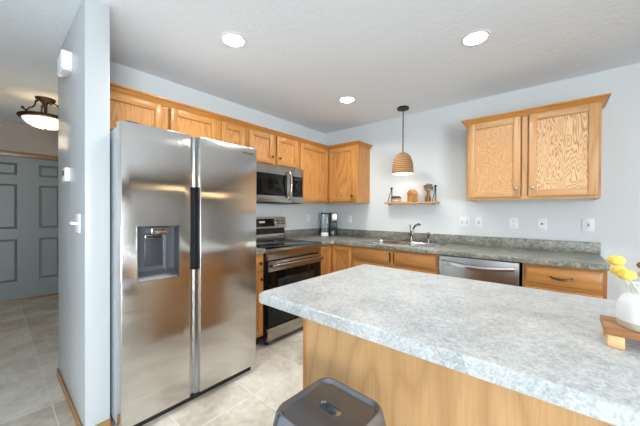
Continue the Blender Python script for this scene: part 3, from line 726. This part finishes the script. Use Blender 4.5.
# ------------------------------------------------------------------ riser, vase and flowers on the island
BX0, BX1, BY0_, BY1_, BZ = 2.788, 3.16, -2.246, -2.125, .9635
t = thing('riser_board', 'small dark-topped wooden riser with pale legs at the right edge of the island', 'riser', (2.97, -2.19, TOP))
MB().box(BX0, BX1, BY0_, BY1_, BZ-.019, BZ, 0, .0025).build('board', 'acacia', t)
for xx in (BX0+.004, BX1-.045):
    for yy in (BY0_-.002, BY1_-.032): MB().box(xx, xx+.032, yy, yy+.034, TOP+.0005, BZ-.0185, 0, .002).build('leg', 'pale_wood', t)
MB().box(2.853, 2.887, BY0_-.002, BY0_+.004, BZ-.018, BZ-.002, 0, .001).build('edge_inlay', 'pale_wood', t)
VX, VY = 2.868, -2.188
t = thing('vase', 'squat white ceramic vase with bare clay foot on the wooden riser', 'vase', (VX, VY, BZ))
MB().lathe([(.020, .016), (.0535, .018), (.0550, .028), (.0550, .045), (.0525, .062), (.045, .078), (.036, .087), (.033, .093), (.0335, .105), (.0355, .111), (.034, .113), (.0305, .110), (.030, .094), (.040, .078), (.046, .05), (.03, .03)], (VX, VY, BZ), seg=40).build('body', 'ceramic', t)
MB().lathe([(.050, 0), (.0520, .002), (.0540, .018), (.02, .018)], (VX, VY, BZ), seg=40).build('foot', 'clay', t)
def flower(label, head, r, sq, mat, base):
    c = Vector(head); b = Vector(base)
    t = thing('flower', label, 'flower', b, 0, 'dried flowers in the white vase')
    md = (c+b)/2 + Vector((.004, 0, .004))
    MB().tube([b, md, c], .0018, 8).build('stem', 'stem', t)
    MB().sphere(c, r, 0, sq, 28, 18, .035).build('bloom', mat, t)
NB = (VX-.012, VY, BZ+.06)
flower('highest yellow ball flower, farthest left above the white vase', (2.8135, -2.186, 1.134), .0185, (1, 1, .72), 'yellow', (VX-.016, VY+.008, BZ+.05))
flower('lower left yellow ball flower tucked under the highest one', (2.8145, -2.210, 1.111), .0168, (1, 1, .78), 'yellow', (VX-.014, VY-.012, BZ+.05))
flower('lower right yellow ball flower nearest the mouth of the white vase', (2.8275, -2.228, 1.104), .0180, (1, 1, .74), 'yellow', (VX-.004, VY-.018, BZ+.05))
flower('brown dried bloom at the right edge above the yellow flowers', (2.862, -2.195, 1.1275), .013, (1, 1, .75), 'brown_bloom', (VX+.004, VY, BZ+.05))
flower('small peach bloom below the brown bloom at the right edge', (2.8625, -2.185, 1.103), .010, (1, 1, .9), 'peach', (VX+.006, VY+.004, BZ+.05))

# ------------------------------------------------------------------ coffee maker
def coffee():
    c = Vector((.232, -.186, TOP+.0004)); d = Vector((2.69-.215, -3.29+.195)); rz = math.atan2(d.y, d.x)
    t = thing('coffee_maker', 'slim black and silver single-cup coffee maker with clear tank in the corner', 'coffee maker', c, rz, local=True)
    O = (0, 0, 0)       # local +x faces the room, +y is to the right as seen
    MB().box(-.095, .085, -.005, .112, 0, .022, 0, .008, 3).build('base', 'black', t, O)
    MB().box(-.095, -.005, .0, .112, .020, .325, 0, .012, 3).build('column', 'black', t, O)
    MB().box(-.01, .075, .002, .110, .095, .205, 0, .010, 3).build('mug_bay_front', 'black', t, O)
    MB().box(-.02, .080, .030, .112, .205, .325, 0, .012, 3).build('brew_head', 'nickel', t, O)
    MB().box(-.05, .04, -.112, .035, .312, .328, 0, .006).build('lid', 'black', t, O)
    MB().rings([[(x, y, z) for x, y in rrect(-.06, .04, -.110, -.006, .02)] for z in (.05, .312)]).build('water_tank', 'tank', t, O)
    MB().box(-.06, .04, -.108, -.008, 0, .05, 0, .006).build('tank_foot', 'white', t, O)
    MB().cyl((.035, .055, .022), (.035, .055, .075), .03, .034, 20).build('drip_cup', 'chrome', t, O)
coffee()

# ------------------------------------------------------------------ pendant
def pendant():
    x, y = 1.360, -.272
    t = thing('pendant_lamp', 'woven rattan dome pendant lamp on a black rod over the sink', 'lamp', (x, y, H))
    MB().lathe([(.065, H-.022), (.065, H-.006), (.060, H)], (x, y, 0), seg=32).build('canopy', 'matte_black', t)
    MB().cyl((x, y, 1.925), (x, y, H-.02), .006, seg=10).build('rod', 'matte_black', t)
    o = [(.115, 1.690), (.116, 1.695), (.115, 1.74), (.111, 1.79), (.101, 1.84), (.083, 1.885), (.058, 1.915), (.030, 1.930), (.012, 1.932)]
    MB().lathe(o, (x, y, 0), seg=48, cap0=False).build('shade', 'wicker', t)
    i_ = [(.115, 1.690), (.111, 1.690), (.110, 1.74), (.106, 1.788), (.096, 1.836), (.078, 1.879), (.054, 1.908), (.028, 1.922)]
    MB().lathe(i_, (x, y, 0), seg=48, cap0=False).build('lining', 'shade_in', t)
    MB().cyl((x, y, 1.84), (x, y, 1.920), .018).build('socket', 'matte_black', t)
    MB().sphere((x, y, 1.80), .034, 0, (1, 1, 1.15)).build('bulb', 'shade_bulb', t)
    l = bpy.data.lights.new('pendant_light', 'POINT'); l.energy = 1.6; l.color = (1, .88, .72); l.shadow_soft_size = .03
    lo = bpy.data.objects.new('pendant_light', l); COL.objects.link(lo); lo.parent = t; lo.location = (0, 0, 1.745-H)
pendant()

# ------------------------------------------------------------------ recessed ceiling lights
def recessed(i, x, y, label):
    t = thing('recessed_light', label, 'ceiling light', (x, y, H), 0, 'recessed ceiling lights')
    MB().lathe([(.072, .004), (.070, -.004), (.088, -.004), (.090, -.0005)], (x, y, H), seg=40, cap0=False, cap1=False).build('trim_ring', 'white', t)
    MB().lathe([(.071, -.001), (.069, .045)], (x, y, H), seg=40, cap0=False, cap1=False).build('baffle', 'white', t)
    MB().lathe([(.070, .040), (.070, .050)], (x, y, H), seg=40).build('lens', 'lens', t)
    l = bpy.data.lights.new('downlight', 'AREA'); l.shape = 'DISK'; l.size = .13; l.energy = DOWN_W; l.color = DOWN_C
    lo = bpy.data.objects.new('downlight', l); COL.objects.link(lo); lo.parent = t; lo.location = (0, 0, .036)
for i, ((x, y), lb) in enumerate(zip(LIGHTS, ('recessed ceiling light above the refrigerator, nearest on the left', 'recessed ceiling light in front of the right wall cabinet', 'smallest recessed ceiling light, farthest back near the corner cabinet'))):
    recessed(i, x, y, lb)

# ------------------------------------------------------------------ lamp added out of view to streak the refrigerator doors
def streak_lamp():
    x, y, z = 4.55, -.80, 1.98
    t = thing('streak_lights', 'warm bulb row added out of view to make the streak in the refrigerator doors', 'lamp', (x, y, H))
    MB().lathe([(.07, -.02), (.07, 0)], (x, y, H), seg=24).build('canopy', 'matte_black', t)
    for dy in (-.3, .3): MB().cyl((x, y+dy, z+.05), (x, y+dy*.15, H-.02), .005, seg=8).build('rod', 'matte_black', t)
    MB().box(x-.02, x+.02, y-.6, y+.6, z+.03, z+.06, 0, .005).build('bar', 'matte_black', t)
    for k in range(5): MB().sphere((x, y-.5+.25*k, z), .035, 0, (1, 1, 1)).build('bulb', 'streak_glow', t)
streak_lamp()

# ------------------------------------------------------------------ hall ceiling lamp
def hall_lamp():
    x, y = -1.45, -2.905
    t = thing('ceiling_lamp', 'dark bronze semi-flush ceiling lamp with glowing alabaster bowl in the hall', 'lamp', (x, y, H))
    MB().lathe([(.082, 0), (.078, -.016), (.05, -.03), (.022, -.045), (.014, -.07), (.014, -.15), (.022, -.17), (.008, -.19)], (x, y, H), seg=32).build('canopy', 'bronze', t)
    for k in range(3):
        a = math.radians(70+120*k); ca, sa = math.cos(a), math.sin(a)
        P = [(.03, -.06), (.065, -.035), (.10, -.06), (.115, -.11), (.135, -.135), (.165, -.15), (.19, -.18), (.20, -.20)]
        mb = MB().tube([(x+r_*ca, y+r_*sa, H+z) for r_, z in P], .007, 8)
        mb.sphere((x+.10*ca, y+.10*sa, H-.062), .012, 0, seg=10, ring=8).sphere((x+.228*ca, y+.228*sa, H-.17), .014, 0, seg=10, ring=8).tube([(x+.19*ca, y+.19*sa, H-.19), (x+.228*ca, y+.228*sa, H-.175)], .008, 8)
        mb.build('arm', 'bronze', t)
    MB().lathe([(.185, -.195), (.205, -.196), (.213, -.207), (.205, -.220), (.18, -.230), (.17, -.220)], (x, y, H), seg=48, cap0=False, cap1=False).build('rim', 'bronze', t)
    MB().lathe([(.178, -.222), (.168, -.245), (.145, -.272), (.105, -.297), (.055, -.311), (.015, -.315)], (x, y, H), seg=48, cap0=False).build('bowl', 'bowl_glow', t)
    MB().sphere((x, y, H-.320), .013, 0, seg=12, ring=8).build('finial', 'bronze', t)
    l = bpy.data.lights.new('hall_light', 'POINT'); l.energy = 5; l.color = (1, .80, .58); l.shadow_soft_size = .1
    lo = bpy.data.objects.new('hall_light', l); COL.objects.link(lo); lo.parent = t; lo.location = (0, 0, -.42)
hall_lamp()

# ------------------------------------------------------------------ wall fittings
def chime():
    x1, x0, yb, yf = .381, .20, SY0, SY0-.052
    t = thing('door_chime', 'white doorbell chime box high on the partition wall beside the hall', 'door chime', ((x0+x1)/2, yb, 2.14))
    MB().box(x0, x1, yf, yb, 2.140, 2.246, 0, .004).build('cover', 'white', t)
    MB().box(x0+.01, x1-.01, yf+.006, yb, 2.133, 2.1405, 0, .002).build('sound_grille', 'white', t)
chime()
def thermostat():
    x1, x0 = .309, .19
    t = thing('thermostat', 'small white thermostat on the partition wall above the light switch', 'thermostat', (.25, SY0, 1.45))
    MB().box(x0, x1, SY0-.028, SY0, 1.448, 1.536, 0, .005).build('housing', 'white', t)
    MB().box(x0+.03, x1-.03, SY0-.030, SY0-.027, 1.485, 1.520, 0).build('display', 'display', t)
thermostat()
WG = 'wall plates'
def plate_x(label, x0, x1, z0, z1, kind, cat='switch', name='light_switch', y=0.0, sgn=1):
    """plate on a wall that faces -y"""
    t = thing(name, label, cat, ((x0+x1)/2, y, z0), 0, None)
    MB().box(x0, x1, y-.006, y, z0, z1, 0, .003).build('plate', 'white', t)
    zc = (z0+z1)/2; xc = (x0+x1)/2
    cs = [xc] if kind[0] != '2' else [xc-.023, xc+.023]
    for c in cs:
        if kind.endswith('toggle'):
            MB().box(c-.006, c+.006, y-.0075, y-.005, zc-.013, zc+.013).build('slot', 'slot', t)
            MB().hexa([(c-.004, y-.006, zc-.005), (c+.004, y-.006, zc-.005), (c+.004, y-.006, zc+.006), (c-.004, y-.006, zc+.006)], [(c-.003, y-.020, zc+.004), (c+.003, y-.020, zc+.004), (c+.003, y-.020, zc+.012), (c-.003, y-.020, zc+.012)]).build('toggle', 'white', t)
        elif kind == 'duplex':
            for dz in (-.021, .021):
                MB().lathe([(.0165, 0), (.0165, .003), (.015, .004)], (c, y-.005, zc+dz), (0, -1, 0), 20).build('socket', 'white', t)
                MB().box(c-.009, c-.006, y-.0095, y-.0085, zc+dz-.004, zc+dz+.007).box(c+.006, c+.009, y-.0095, y-.0085, zc+dz-.004, zc+dz+.006).box(c-.003, c+.003, y-.0095, y-.0085, zc+dz-.012, zc+dz-.006).build('slots', 'slot', t)
        elif kind == 'jack':
            MB().box(c-.008, c+.008, y-.009, y-.005, zc-.006, zc+.008, 0, .002).build('jack', 'jack', t)
        elif kind == 'rocker':
            MB().box(c-.017, c+.017, y-.010, y-.005, zc-.033, zc+.033, 0, .002).build('rocker', 'white', t)
            MB().box(c-.006, c+.006, y-.0108, y-.0095, zc-.012, zc+.014, 0).build('button', 'slot', t)
Z0, Z1 = 1.100, 1.212
plate_x('white two-toggle switch plate left of the others under the right cabinet', 1.888, 1.992, Z0, Z1, '2toggle')
plate_x('white single-toggle switch plate beside the two-toggle plate', 2.040, 2.108, Z0, Z1, 'toggle')
plate_x('white duplex outlet under the middle of the right wall cabinet', 2.337, 2.410, Z0, Z1, 'duplex', 'outlet', 'wall_outlet')
plate_x('white data jack plate with one dark square socket', 2.553, 2.626, Z0, Z1, 'jack', 'outlet', 'wall_jack')
plate_x('white plate with test button, farthest right above the counter end', 2.858, 2.936, Z0, Z1, 'rocker', 'outlet', 'wall_outlet')
plate_x('white outlet on the back wall right of the coffee maker', .428, .490, Z0, Z1-.004, 'duplex', 'outlet', 'wall_outlet')
t = thing('wall_outlet', 'white outlet on the range wall between range and coffee maker', 'outlet', (0, -.358, Z0))
MB().box(0, .006, -.396, -.322, 1.106, 1.220, 0, .003).build('plate', 'white', t)
for dz in (-.021, .021): MB().lathe([(.0165, 0), (.0165, .003), (.015, .004)], (.005, -.359, 1.163+dz), (1, 0, 0), 20).build('socket', 'white', t)
t = thing('light_switch', 'white toggle switch plate low on the partition wall beneath the thermostat', 'switch', (.54, SY0, 1.13))
MB().box(.475, .612, SY0-.007, SY0, 1.133, 1.243, 0, .003).build('plate', 'white', t)
for c in (.52, .567): MB().box(c-.005, c+.005, SY0-.032, SY0-.006, 1.180, 1.196, 0, .002).build('toggle', 'white', t)

# ------------------------------------------------------------------ shelf and ornaments
SZ0, SZ1, SF = 1.358, 1.378, -.125
t = thing('wall_shelf', 'small oak wall shelf hung on black loops below the pendant', 'shelf', (1.37, -.06, SZ0))
MB().box(1.052, 1.684, SF, -.001, SZ0, SZ1, 0, .002).build('board', 'shelf_wood', t)
for xx in (1.103, 1.640):
    mb = MB(); zt = 1.555
    mb.tube([(xx, -.012, zt), (xx, -.014, SZ0-.004), (xx, -.06, SZ0-.006), (xx, SF+.008, SZ0-.005), (xx, SF+.003, SZ1+.004), (xx, -.016, zt)], .0042, 8)
    br = mb.build('hanging_loop', 'matte_black', t)
    MB().lathe([(.009, 0), (.009, .018), (.013, .020), (.013, .026), (.005, .028)], (xx, -.0005, zt), (0, -1, 0), 16).build('peg', 'matte_black', br)
# succulent pot
c = (1.184, -.062, SZ1)
t = thing('succulent_pot', 'pale round pot of small succulents at the left of the shelf', 'plant', c)
MB().lathe([(.030, 0), (.042, .004), (.049, .025), (.050, .046), (.047, .048), (.045, .040)], c, seg=32).build('pot', 'pot_clay', t)
MB().lathe([(.0485, .010), (.0505, .018), (.0508, .022), (.050, .024)], c, seg=32, cap0=False, cap1=False).build('band', 'clay', t)
MB().lathe([(.044, .036), (.044, .041)], c, seg=24).build('soil', 'toe', t)
for k in range(6):
    a = 2*math.pi*k/6; rr = .026 if k else 0.0; px, py = c[0]+rr*math.cos(a), c[1]+rr*math.sin(a)
    mb = MB()
    for j in range(9):
        b = 2*math.pi*j/9; tl = .35 if j % 2 else .8
        d = Vector((math.cos(b)*math.cos(tl), math.sin(b)*math.cos(tl), math.sin(tl)))
        p0 = Vector((px, py, SZ1+.042)); mb.tube([p0, p0+d*.018, p0+d*.034, p0+d*.045], [.006, .012, .010, .001], 6)
    mb.build('rosette', 'succulent', t)
# birdhouse
bx, by = 1.392, -.066; hw, hd = .040, .042
t = thing('birdhouse', 'little gabled wooden birdhouse with round hole in the middle of the shelf', 'birdhouse', (bx, by, SZ1), math.radians(-24), local=True)
mb = MB(); A = [(-hw, 0), (hw, 0), (hw, .098), (0, .138), (-hw, .098)]
hol = [(-.006+.013*math.cos(2*math.pi*i/16), .085+.013*math.sin(2*math.pi*i/16)) for i in range(16)]
mb.plate(A, [hol], yw, -hd+.008, -hd); mb.plate(A, [], yw, hd-.008, hd); mb.box(-hw, -hw+.008, -hd+.008, hd-.008, 0, .098).box(hw-.008, hw, -hd+.008, hd-.008, 0, .098).box(-hw, hw, -hd+.008, hd-.008, 0, .008)
mb.build('body', 'bird_wood', t, (0, 0, 0), smooth=False)
mb = MB()
for s in (-1, 1):
    q = [(s*(hw+.006), .0925), (s*(hw+.006), .1005), (0, .147), (0, .138)]
    mb.rings([[(x, -hd-.006, z) for x, z in q], [(x, hd+.006, z) for x, z in q]])
mb.build('roof', 'bird_wood', t, (0, 0, 0), smooth=False)
MB().box(-hw+.009, hw-.009, -hd+.012, -hd+.014, .03, .097).build('inner_shade', 'toe', t, (0, 0, 0))
# bud vase
c = (1.572, -.062, SZ1)
t = thing('bud_vase', 'narrow-waisted amber glass bud vase at the right of the shelf', 'vase', c)
MB().lathe([(.022, 0), (.029, .004), (.034, .025), (.031, .050), (.021, .075), (.015, .095), (.019, .115), (.027, .128), (.025, .128), (.014, .09), (.02, .07), (.03, .048), (.032, .025)], c, seg=32).build('body', 'amber_glass', t)
t = thing('dried_bouquet', 'bunch of beige dried flowers standing in the amber bud vase', 'flower', (c[0], c[1], SZ1+.05))
st = MB(); rnd = random.Random(3)
heads = []
for k in range(20):
    a = rnd.uniform(0, 6.28); q = rnd.uniform(.006, .042); hgt = rnd.uniform(.150, .205) - q*.6
    p = Vector((c[0]+q*math.cos(a)*1.15, c[1]+q*math.sin(a)*.7, SZ1+hgt))
    st.tube([(c[0]+.003*math.cos(a), c[1]+.003*math.sin(a), SZ1+.05), (c[0]+.006*math.cos(a), c[1]+.006*math.sin(a), SZ1+.108), p], .0013, 6); heads.append(p)
st.build('stems', 'stem', t)
for p in heads:
    mb = MB()
    for j in range(8):
        d = Vector((rnd.uniform(-1, 1), rnd.uniform(-1, 1), rnd.uniform(-.5, 1))).normalized(); mb.tube([p, p+d*.010, p+d*.020], [.002, .006, .001], 6)
    mb.build('bloom', 'dried', t)
